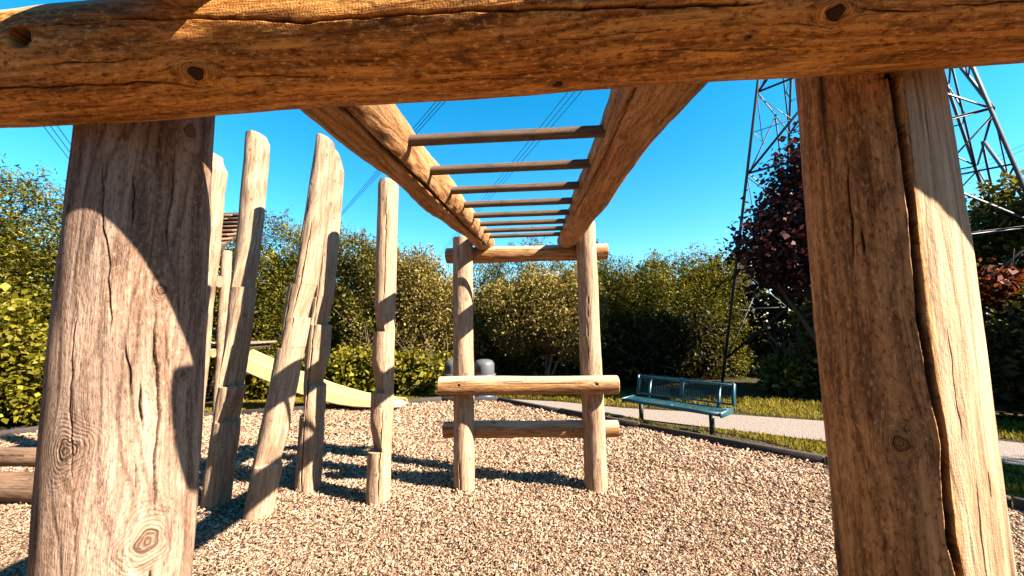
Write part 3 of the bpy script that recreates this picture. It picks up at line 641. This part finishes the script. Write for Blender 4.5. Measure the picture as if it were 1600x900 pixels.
seat = perforated('seat', b3(-h2, -.16, .345), np.array([*(bd * BL), 0]), np.array([*(bn * .36), .012]), 54, 12, M_TEAL, bow=-.012)
back = perforated('backrest', b3(-h2, -.235, .415), np.array([*(bd * BL), 0]), np.array([*(bn * -.075), .285]), 54, 10, M_TEAL, bow=.01)
def edge_tube(name, n_, z, r, par):
    m = MB(); m.tube([b3(s, n_, z) for s in np.linspace(-h2, h2, 5)], r, 10); m.build(name, M_TEAL, par, True)
edge_tube('front_edge', .205, .34, .028, seat); edge_tube('rear_edge', -.165, .338, .02, seat); edge_tube('top_edge', -.312, .70, .017, back); edge_tube('lower_edge', -.232, .41, .013, back)
def slab(s, n0, n1, z0, z1, name, par, lean=0.0):
    m = MB(); sz = (.03, abs(n1 - n0), abs(z1 - z0)); zc = (z0 + z1) / 2
    up = unit(np.array([*(bn * lean), 1.0])); fw = np.cross(up, [*bd, 0])
    m.box(b3(s, (n0 + n1) / 2, zc), sz, [[*bd, 0], fw, up], .02); m.build(name, M_TEAL, par)
for s in (-h2, h2):
    slab(s, -.18, .235, .295, .375, 'end_plate', seat); slab(s, -.305, -.24, .40, .715, 'end_plate', back, -.26)
for s in (-.53, .53):
    m = MB(); m.tube([b3(s, .02, -.05), b3(s, .02, .30)], .034, 14); lg = m.build('leg', M_DKMETAL, be, True)
    m = MB(); m.box(b3(s, .0, .312), (.09, .34, .03), [[*bd, 0], [*bn, 0], [0, 0, 1]], .006); m.build('bracket', M_DKMETAL, lg)
    m = MB(); m.tube([b3(s, -.1, .305), b3(s, -.21, .33), b3(s, -.25, .42), b3(s, -.325, .69)], .022, 10); m.build('back_support', M_TEAL, be, True)
m = MB(); m.tube([b3(0, -.25, .42), b3(0, -.325, .69)], .02, 8); m.build('strut', M_TEAL, back, True)
m = MB(); m.tube([b3(0, -.16, .335), b3(0, .2, .335)], .02, 8); m.build('strut', M_TEAL, seat, True)

# ------------------------------------------------------------------ pylon and power lines
py = empty('pylon', (8.36, 10.04, 0), 'tall steel lattice power pylon rising behind the purple tree', 'pylon')
feet = np.array([(4.56, 9.96, 0), (8.43, 6.24, 0), (12.16, 10.11, 0), (8.28, 13.83, 0)]); apex = np.array((8.36, 10.04, 20.25)); TOP = 17.2
def leg(i, z): return feet[i] + (apex - feet[i]) * z / 20.25
def lbar(a, b, wd):                                       # L-shaped steel angle
    a, b = np.asarray(a, float), np.asarray(b, float); d = unit(b - a); s = unit(np.cross(d, (0.3, .2, 1))); u = np.cross(d, s); c = (a + b) / 2; L = np.linalg.norm(b - a)
    m = MB(); m.box(c + s * wd * .5, (L, wd, wd * .14), [d, s, u]); m.box(c + u * wd * .57, (L, wd * .14, wd), [d, s, u]); return m
for i in range(4): lbar(leg(i, -.3), leg(i, TOP), .065).build('leg', M_GALV, py)
lev = [0.6, 3.0, 5.3, 7.5, 9.5, 11.3, 12.9, 14.3, 15.5, 16.4, 17.1]
for f_ in range(4):
    g_ = (f_ + 1) % 4
    for k in range(len(lev) - 1):
        a, b, c, d = leg(f_, lev[k]), leg(g_, lev[k]), leg(f_, lev[k + 1]), leg(g_, lev[k + 1])
        mid = (c + d) / 2
        lbar(c, d, .036).build('brace', M_GALV, py)
        if k < 5:
            lbar(a, mid, .038).build('brace', M_GALV, py); lbar(b, mid, .038).build('brace', M_GALV, py)
            for (p, q_, l0, l1) in ((a, mid, f_, lev[k]), (b, mid, g_, lev[k])):
                h_ = p + (q_ - p) * .5
                lbar(h_, leg(l0, lev[k] + (lev[k + 1] - lev[k]) * .5), .022).build('brace', M_GALV, py)
                lbar(h_, leg(l0, lev[k] + (lev[k + 1] - lev[k]) * .95), .02).build('brace', M_GALV, py)
        else:
            lbar(a, d, .055).build('brace', M_GALV, py); lbar(b, c, .055).build('brace', M_GALV, py)
ad = unit((.92, .39, 0))
for z, ln in ((11.35, 4.3), (14.3, 3.2)):
    for s in (-1, 1):
        c = np.array((8.36, 10.04, z)); lbar(c, c + ad * s * ln + (0, 0, .1), .09).build('crossarm', M_GALV, py); lbar(c + (0, 0, .9), c + ad * s * ln + (0, 0, .12), .07).build('crossarm', M_GALV, py)
def wire(a, b, sag, label):
    a, b = np.asarray(a, float), np.asarray(b, float); t = np.linspace(0, 1, 40)
    p = a + (b - a) * t[:, None]; p[:, 2] -= sag * 4 * t * (1 - t)
    m = MB(); m.tube(p, .014, 6); tag(m.build('power_line', M_WIRE, None, True), label, 'power line', 'power lines overhead')
WIRES = []
WIRES += [([-25.8, 81.39, 11.1], [12.92, -12.34, 11.1], 0, 'leftmost thin black cable of the triple line crossing over the monkey bar rungs'),
    ([-25.62, 81.42, 11.1], [13.22, -12.31, 11.1], 0, 'middle thin black cable of the triple line crossing over the monkey bar rungs'),
    ([-25.43, 81.44, 11.1], [13.52, -12.27, 11.1], 0, 'rightmost thin black cable of the triple line crossing over the monkey bar rungs'),
    ([-41.3, 60.64, 10.0], [11.82, -5.62, 10.0], 0, 'leftmost thin black cable of the triple line beside the left monkey bar rail'),
    ([-41.62, 60.95, 10.0], [12.05, -5.55, 10.0], 0, 'middle thin black cable of the triple line beside the left monkey bar rail'),
    ([-41.93, 61.28, 10.0], [12.28, -5.49, 10.0], 0, 'rightmost thin black cable of the triple line beside the left monkey bar rail'),
    ([-9.73, 3.47, 9.0], [-39.63, 36.19, 9.0], 0, 'leftmost thin black cable crossing the sky above the left hedge'),
    ([-9.5, 3.48, 9.0], [-39.35, 36.25, 9.0], 0, 'middle thin black cable crossing the sky above the left hedge'),
    ([-9.26, 3.49, 9.0], [-39.07, 36.3, 9.0], 0, 'rightmost thin black cable crossing the sky above the left hedge'),
    ([42.53, 50.72, 15.0], [33.26, 2.35, 15.0], 0, 'upper thin black cable passing behind the pylon on the right'),
    ([44.4, 52.18, 15.0], [33.58, 3.55, 15.0], 0, 'lower thin black cable passing behind the pylon on the right')]
for a, b, s_, l_ in WIRES: wire(a, b, s_, l_)

# ------------------------------------------------------------------ trees, hedges, shrubs
def leaf_cloud(C_, size, asp, out, up=.5, droop=-.15, jit=1.0, flat=.0):
    """C_ centres, out outward unit vectors -> folded leaf quads"""
    n_ = len(C_)
    ax = rng.normal(0, 1, (n_, 3)) * jit + out * .9; ax[:, 2] += droop; ax[:, 2] *= (1 - flat); ax /= np.linalg.norm(ax, axis=1)[:, None]
    nr = rng.normal(0, 1, (n_, 3)); nr[:, 2] += up * 2; nr += out * .5; nr -= ax * (nr * ax).sum(1)[:, None]; nr /= np.linalg.norm(nr, axis=1)[:, None] + 1e-9
    sd_ = np.cross(ax, nr); s = size * rng.lognormal(0, .28, n_)
    V = np.empty((n_, 4, 3))
    V[:, 0] = C_ - ax * (s * .5)[:, None]; V[:, 2] = C_ + ax * (s * .5)[:, None]
    fold = nr * (s * .12)[:, None]
    V[:, 1] = C_ + sd_ * (s * asp * .5)[:, None] + fold - ax * (s * .08)[:, None]; V[:, 3] = C_ - sd_ * (s * asp * .5)[:, None] + fold - ax * (s * .08)[:, None]
    return V

def foliage(name, blobs, nleaf, size, asp, mat, parent, clump=.22, shell=.5, up=.5, droop=-.15, flat=0., tint_up=.25, per=26, sprigs=0, zmin=None, csig=None):
    b = np.array(blobs, float); vol = (b[:, 3] * b[:, 4] * b[:, 5]) ** (2 / 3); pr = vol / vol.sum()
    K = max(8, nleaf // per); which = rng.choice(len(b), K, p=pr); B = b[which]
    d = rng.normal(0, 1, (K, 3)); d /= np.linalg.norm(d, axis=1)[:, None]
    r = (shell + (1 - shell) * rng.uniform(0, 1, K) ** .6) * (1 + .1 * wav(d[:, 0] * 3, d[:, 2] * 3 + d[:, 1] * 2, 5, 2, 2))
    cc = B[:, :3] + d * r[:, None] * B[:, 3:6]
    ctint = rng.normal(0, .14, K)
    li = np.repeat(np.arange(K), per); sg = csig if csig else clump * .5
    off = rng.normal(0, 1, (len(li), 3)) * sg; 
    if flat: off[:, 2] *= (1 - flat * .75)
    C_ = cc[li] + off; out = d[li]
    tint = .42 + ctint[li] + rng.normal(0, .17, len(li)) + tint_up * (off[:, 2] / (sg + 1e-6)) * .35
    if sprigs:
        top = b[np.argsort(b[:, 2] + b[:, 5])[-max(1, len(b) // 2):]]
        for _ in range(sprigs):
            t = top[rng.integers(len(top))]; a = rng.uniform(0, 6.283); q = rng.uniform(0, .75)
            p0 = t[:3] + np.array([math.cos(a) * q * t[3], math.sin(a) * q * t[4], math.sqrt(1 - q * q) * t[5] * .95]); L = rng.uniform(.15, .5)
            dr = unit((rng.normal(0, .3), rng.normal(0, .3), 1)); k = int(14 + L * 40); s = rng.uniform(0, 1, k)
            C_ = np.vstack([C_, p0 + dr * (s * L)[:, None] + rng.normal(0, .022, (k, 3))]); out = np.vstack([out, np.tile(dr, (k, 1))]); tint = np.concatenate([tint, .5 + rng.normal(0, .15, k)])
    if zmin is not None:
        k = C_[:, 2] > zmin; C_, out, tint = C_[k], out[k], tint[k]
    V = leaf_cloud(C_, size, asp, out, up, droop, flat=flat * .6); n_ = len(V); i = np.arange(n_)[:, None] * 4
    return mesh(name, V.reshape(-1, 3), i + np.array([[0, 1, 2, 3]]), mat, parent, False, {'tint': np.repeat(np.clip(tint, 0, 1), 4)})

def stems(parent, base, tops, r0, mat, name='trunk'):
    m = MB(); limbs = []
    for tp in tops:
        b_ = np.array(base) + np.append(rng.normal(0, r0 * 1.2, 2), 0); tp = np.array(tp, float); t = np.linspace(0, 1, 9)
        p = b_ + (tp - b_) * t[:, None]; p += np.cumsum(rng.normal(0, .03, (9, 3)), 0) * np.array([1, 1, .2]) * t[:, None]
        m.tube(p, r0 * (1 - .8 * t), 7)
        for _ in range(5):
            s = rng.integers(3, 8); q = p[s] + rng.normal(0, .45, 3) + (0, 0, .25); limbs.append(([p[s], (p[s] + q) / 2 + rng.normal(0, .04, 3), q], [r0 * .4, r0 * .28, r0 * .08]))
    tr = m.build(name, mat, parent, True)
    for pts, rad in limbs:
        m = MB(); m.tube(pts, rad, 5); m.build('branch', mat, tr, True)
    return tr

def tree(name, label, cat, base, blobs, nleaf, size, asp, mat, group=None, bark=None, trunk_r=.06, ntr=3, **kw):
    t = empty(name, base, label, cat, group)
    foliage('crown', blobs, nleaf, size, asp, mat, t, **kw)
    bb = np.array(blobs)
    stems(t, base, [bb[rng.integers(len(bb)), :3] + rng.normal(0, .15, 3) + (0, 0, .3) for _ in range(ntr)], trunk_r, bark or M_BARK)
    return t

def hedge_blobs(x0, y0, x1, y1, h, dp, k, zlow=.0, jz=.12):
    out = []
    for i in range(k):
        f = (i + .5) / k; x, y = x0 + (x1 - x0) * f, y0 + (y1 - y0) * f; hh = h + rng.normal(0, jz)
        wd = np.hypot(x1 - x0, y1 - y0) / k * .75
        for zf in (.14, .38, .62, .84):
            out.append((x + rng.normal(0, .05), y + rng.normal(0, .08), zlow + hh * zf, wd, dp * (1.05 - .22 * zf), hh * .19))
    return out
HG = 'hedge trees round the playground'
# tall cedar hedge on the left
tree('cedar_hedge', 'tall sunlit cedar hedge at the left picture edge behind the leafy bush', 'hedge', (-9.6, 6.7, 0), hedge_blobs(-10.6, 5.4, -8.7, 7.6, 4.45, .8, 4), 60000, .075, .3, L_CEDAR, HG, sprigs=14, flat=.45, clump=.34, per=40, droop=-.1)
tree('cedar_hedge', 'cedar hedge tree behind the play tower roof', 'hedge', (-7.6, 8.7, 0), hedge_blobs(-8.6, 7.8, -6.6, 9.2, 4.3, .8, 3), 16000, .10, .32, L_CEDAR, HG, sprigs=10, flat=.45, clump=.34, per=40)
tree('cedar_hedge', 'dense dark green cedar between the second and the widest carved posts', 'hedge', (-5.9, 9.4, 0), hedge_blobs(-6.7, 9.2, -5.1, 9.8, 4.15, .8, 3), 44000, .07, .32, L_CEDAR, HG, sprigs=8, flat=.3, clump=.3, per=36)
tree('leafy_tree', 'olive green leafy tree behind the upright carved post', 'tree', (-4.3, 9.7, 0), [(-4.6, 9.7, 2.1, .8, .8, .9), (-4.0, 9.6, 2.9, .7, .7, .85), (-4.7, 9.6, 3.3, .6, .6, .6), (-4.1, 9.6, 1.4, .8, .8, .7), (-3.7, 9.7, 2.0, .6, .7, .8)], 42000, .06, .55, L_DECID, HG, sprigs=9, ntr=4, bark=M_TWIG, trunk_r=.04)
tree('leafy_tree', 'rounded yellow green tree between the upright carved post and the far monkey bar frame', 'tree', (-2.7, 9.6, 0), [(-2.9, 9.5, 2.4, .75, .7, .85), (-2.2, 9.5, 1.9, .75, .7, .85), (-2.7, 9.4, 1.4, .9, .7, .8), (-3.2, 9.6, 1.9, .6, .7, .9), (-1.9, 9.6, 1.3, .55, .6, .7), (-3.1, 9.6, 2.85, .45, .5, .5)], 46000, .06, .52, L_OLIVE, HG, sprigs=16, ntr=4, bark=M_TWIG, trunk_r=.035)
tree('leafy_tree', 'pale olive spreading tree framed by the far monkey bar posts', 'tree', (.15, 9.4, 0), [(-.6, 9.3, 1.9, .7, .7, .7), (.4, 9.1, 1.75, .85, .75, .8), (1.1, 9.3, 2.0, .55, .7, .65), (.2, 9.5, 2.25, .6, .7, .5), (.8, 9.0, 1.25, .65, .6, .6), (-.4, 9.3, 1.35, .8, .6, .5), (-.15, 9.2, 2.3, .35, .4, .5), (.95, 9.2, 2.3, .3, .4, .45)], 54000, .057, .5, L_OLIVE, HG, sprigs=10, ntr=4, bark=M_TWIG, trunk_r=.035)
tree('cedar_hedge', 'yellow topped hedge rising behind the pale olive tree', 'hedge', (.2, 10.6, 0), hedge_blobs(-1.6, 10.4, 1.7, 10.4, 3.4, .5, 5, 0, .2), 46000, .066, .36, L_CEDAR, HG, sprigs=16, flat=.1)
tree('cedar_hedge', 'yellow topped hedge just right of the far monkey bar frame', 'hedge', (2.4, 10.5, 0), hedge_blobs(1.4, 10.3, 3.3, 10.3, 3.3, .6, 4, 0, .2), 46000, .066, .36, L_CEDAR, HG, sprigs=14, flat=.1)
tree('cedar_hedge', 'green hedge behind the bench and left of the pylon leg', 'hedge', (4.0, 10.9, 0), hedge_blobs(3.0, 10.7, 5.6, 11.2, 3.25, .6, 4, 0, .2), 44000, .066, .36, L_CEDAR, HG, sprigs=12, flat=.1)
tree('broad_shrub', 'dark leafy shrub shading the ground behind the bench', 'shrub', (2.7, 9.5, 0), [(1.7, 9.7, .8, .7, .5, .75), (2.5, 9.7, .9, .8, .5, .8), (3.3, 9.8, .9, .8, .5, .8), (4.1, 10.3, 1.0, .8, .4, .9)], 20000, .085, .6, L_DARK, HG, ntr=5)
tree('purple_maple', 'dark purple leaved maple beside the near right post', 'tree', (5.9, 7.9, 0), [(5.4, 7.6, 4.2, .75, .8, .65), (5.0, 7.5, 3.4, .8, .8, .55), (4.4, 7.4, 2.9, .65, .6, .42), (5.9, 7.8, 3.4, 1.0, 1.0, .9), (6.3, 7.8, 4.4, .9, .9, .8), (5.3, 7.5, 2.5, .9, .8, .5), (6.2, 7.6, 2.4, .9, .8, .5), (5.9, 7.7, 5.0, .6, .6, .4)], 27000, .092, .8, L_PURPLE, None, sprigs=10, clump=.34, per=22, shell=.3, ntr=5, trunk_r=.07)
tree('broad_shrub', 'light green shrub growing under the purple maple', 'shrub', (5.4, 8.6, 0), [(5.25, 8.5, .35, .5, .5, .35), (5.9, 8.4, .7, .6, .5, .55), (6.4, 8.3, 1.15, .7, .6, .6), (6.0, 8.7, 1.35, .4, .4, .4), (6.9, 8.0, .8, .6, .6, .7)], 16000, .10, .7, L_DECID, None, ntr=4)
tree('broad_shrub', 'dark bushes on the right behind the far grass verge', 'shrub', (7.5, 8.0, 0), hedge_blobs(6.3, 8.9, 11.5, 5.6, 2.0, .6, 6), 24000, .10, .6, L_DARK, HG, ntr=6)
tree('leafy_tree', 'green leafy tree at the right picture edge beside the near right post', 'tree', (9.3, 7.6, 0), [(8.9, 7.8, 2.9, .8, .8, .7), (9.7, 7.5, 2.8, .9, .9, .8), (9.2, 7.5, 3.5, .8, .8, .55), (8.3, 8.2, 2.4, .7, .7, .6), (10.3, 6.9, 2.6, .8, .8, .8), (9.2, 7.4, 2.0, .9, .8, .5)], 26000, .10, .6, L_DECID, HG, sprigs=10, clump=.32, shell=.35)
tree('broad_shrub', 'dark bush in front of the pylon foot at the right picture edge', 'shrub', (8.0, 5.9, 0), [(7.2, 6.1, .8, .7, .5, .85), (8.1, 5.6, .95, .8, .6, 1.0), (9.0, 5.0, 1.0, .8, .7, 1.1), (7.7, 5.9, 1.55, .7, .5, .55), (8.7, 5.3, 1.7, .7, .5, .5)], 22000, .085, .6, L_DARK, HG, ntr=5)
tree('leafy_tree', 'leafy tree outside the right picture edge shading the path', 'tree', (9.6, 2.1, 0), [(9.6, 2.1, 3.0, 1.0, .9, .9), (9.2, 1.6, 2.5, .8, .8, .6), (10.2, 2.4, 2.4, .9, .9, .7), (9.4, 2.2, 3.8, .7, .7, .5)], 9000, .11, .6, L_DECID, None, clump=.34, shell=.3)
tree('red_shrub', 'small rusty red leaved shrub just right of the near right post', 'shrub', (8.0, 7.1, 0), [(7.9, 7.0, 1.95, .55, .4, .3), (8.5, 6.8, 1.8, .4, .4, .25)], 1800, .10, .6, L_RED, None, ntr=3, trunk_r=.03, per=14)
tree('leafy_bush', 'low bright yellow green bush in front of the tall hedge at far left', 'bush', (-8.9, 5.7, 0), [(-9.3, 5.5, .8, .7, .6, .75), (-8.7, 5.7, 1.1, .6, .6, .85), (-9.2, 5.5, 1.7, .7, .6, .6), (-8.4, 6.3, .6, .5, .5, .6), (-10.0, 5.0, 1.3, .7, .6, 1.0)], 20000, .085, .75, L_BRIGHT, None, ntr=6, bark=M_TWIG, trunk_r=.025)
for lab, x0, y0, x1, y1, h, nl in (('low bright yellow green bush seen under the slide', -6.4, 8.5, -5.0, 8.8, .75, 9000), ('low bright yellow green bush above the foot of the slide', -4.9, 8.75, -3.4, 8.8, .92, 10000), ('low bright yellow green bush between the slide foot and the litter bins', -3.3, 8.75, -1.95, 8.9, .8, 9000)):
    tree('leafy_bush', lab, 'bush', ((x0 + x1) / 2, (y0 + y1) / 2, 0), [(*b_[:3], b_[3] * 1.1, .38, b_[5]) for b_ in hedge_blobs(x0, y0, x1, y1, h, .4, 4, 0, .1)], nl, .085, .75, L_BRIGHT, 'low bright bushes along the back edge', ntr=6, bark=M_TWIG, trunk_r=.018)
# far wood closing the view behind the hedges
far = []
for x0, y0, x1, y1, h in ((-13, 7.5, -8, 11.5, 3.6), (-8, 11.6, 6, 12.3, 2.8), (5, 12.3, 14, 9.0, 3.2), (14, 9, 17, 3, 3.2)): far += hedge_blobs(x0, y0, x1, y1, h, 1.0, 9)
for x0, y0, x1, y1, h in ((-11, -4, -2, -6, 4.2), (-2, -6, 8, -6, 4.2), (-12, 3, -11, -4, 4.5)): far += hedge_blobs(x0, y0, x1, y1, h, 1.2, 7)  # unseen hedge behind the camera, added to cut sky light and deepen the shade
tag(foliage('woods', far, 120000, .19, .7, L_DARK, None, clump=.5, shell=.2), 'dark mass of woodland behind the hedges, with an unseen added hedge behind the viewpoint', None, None, 'stuff')
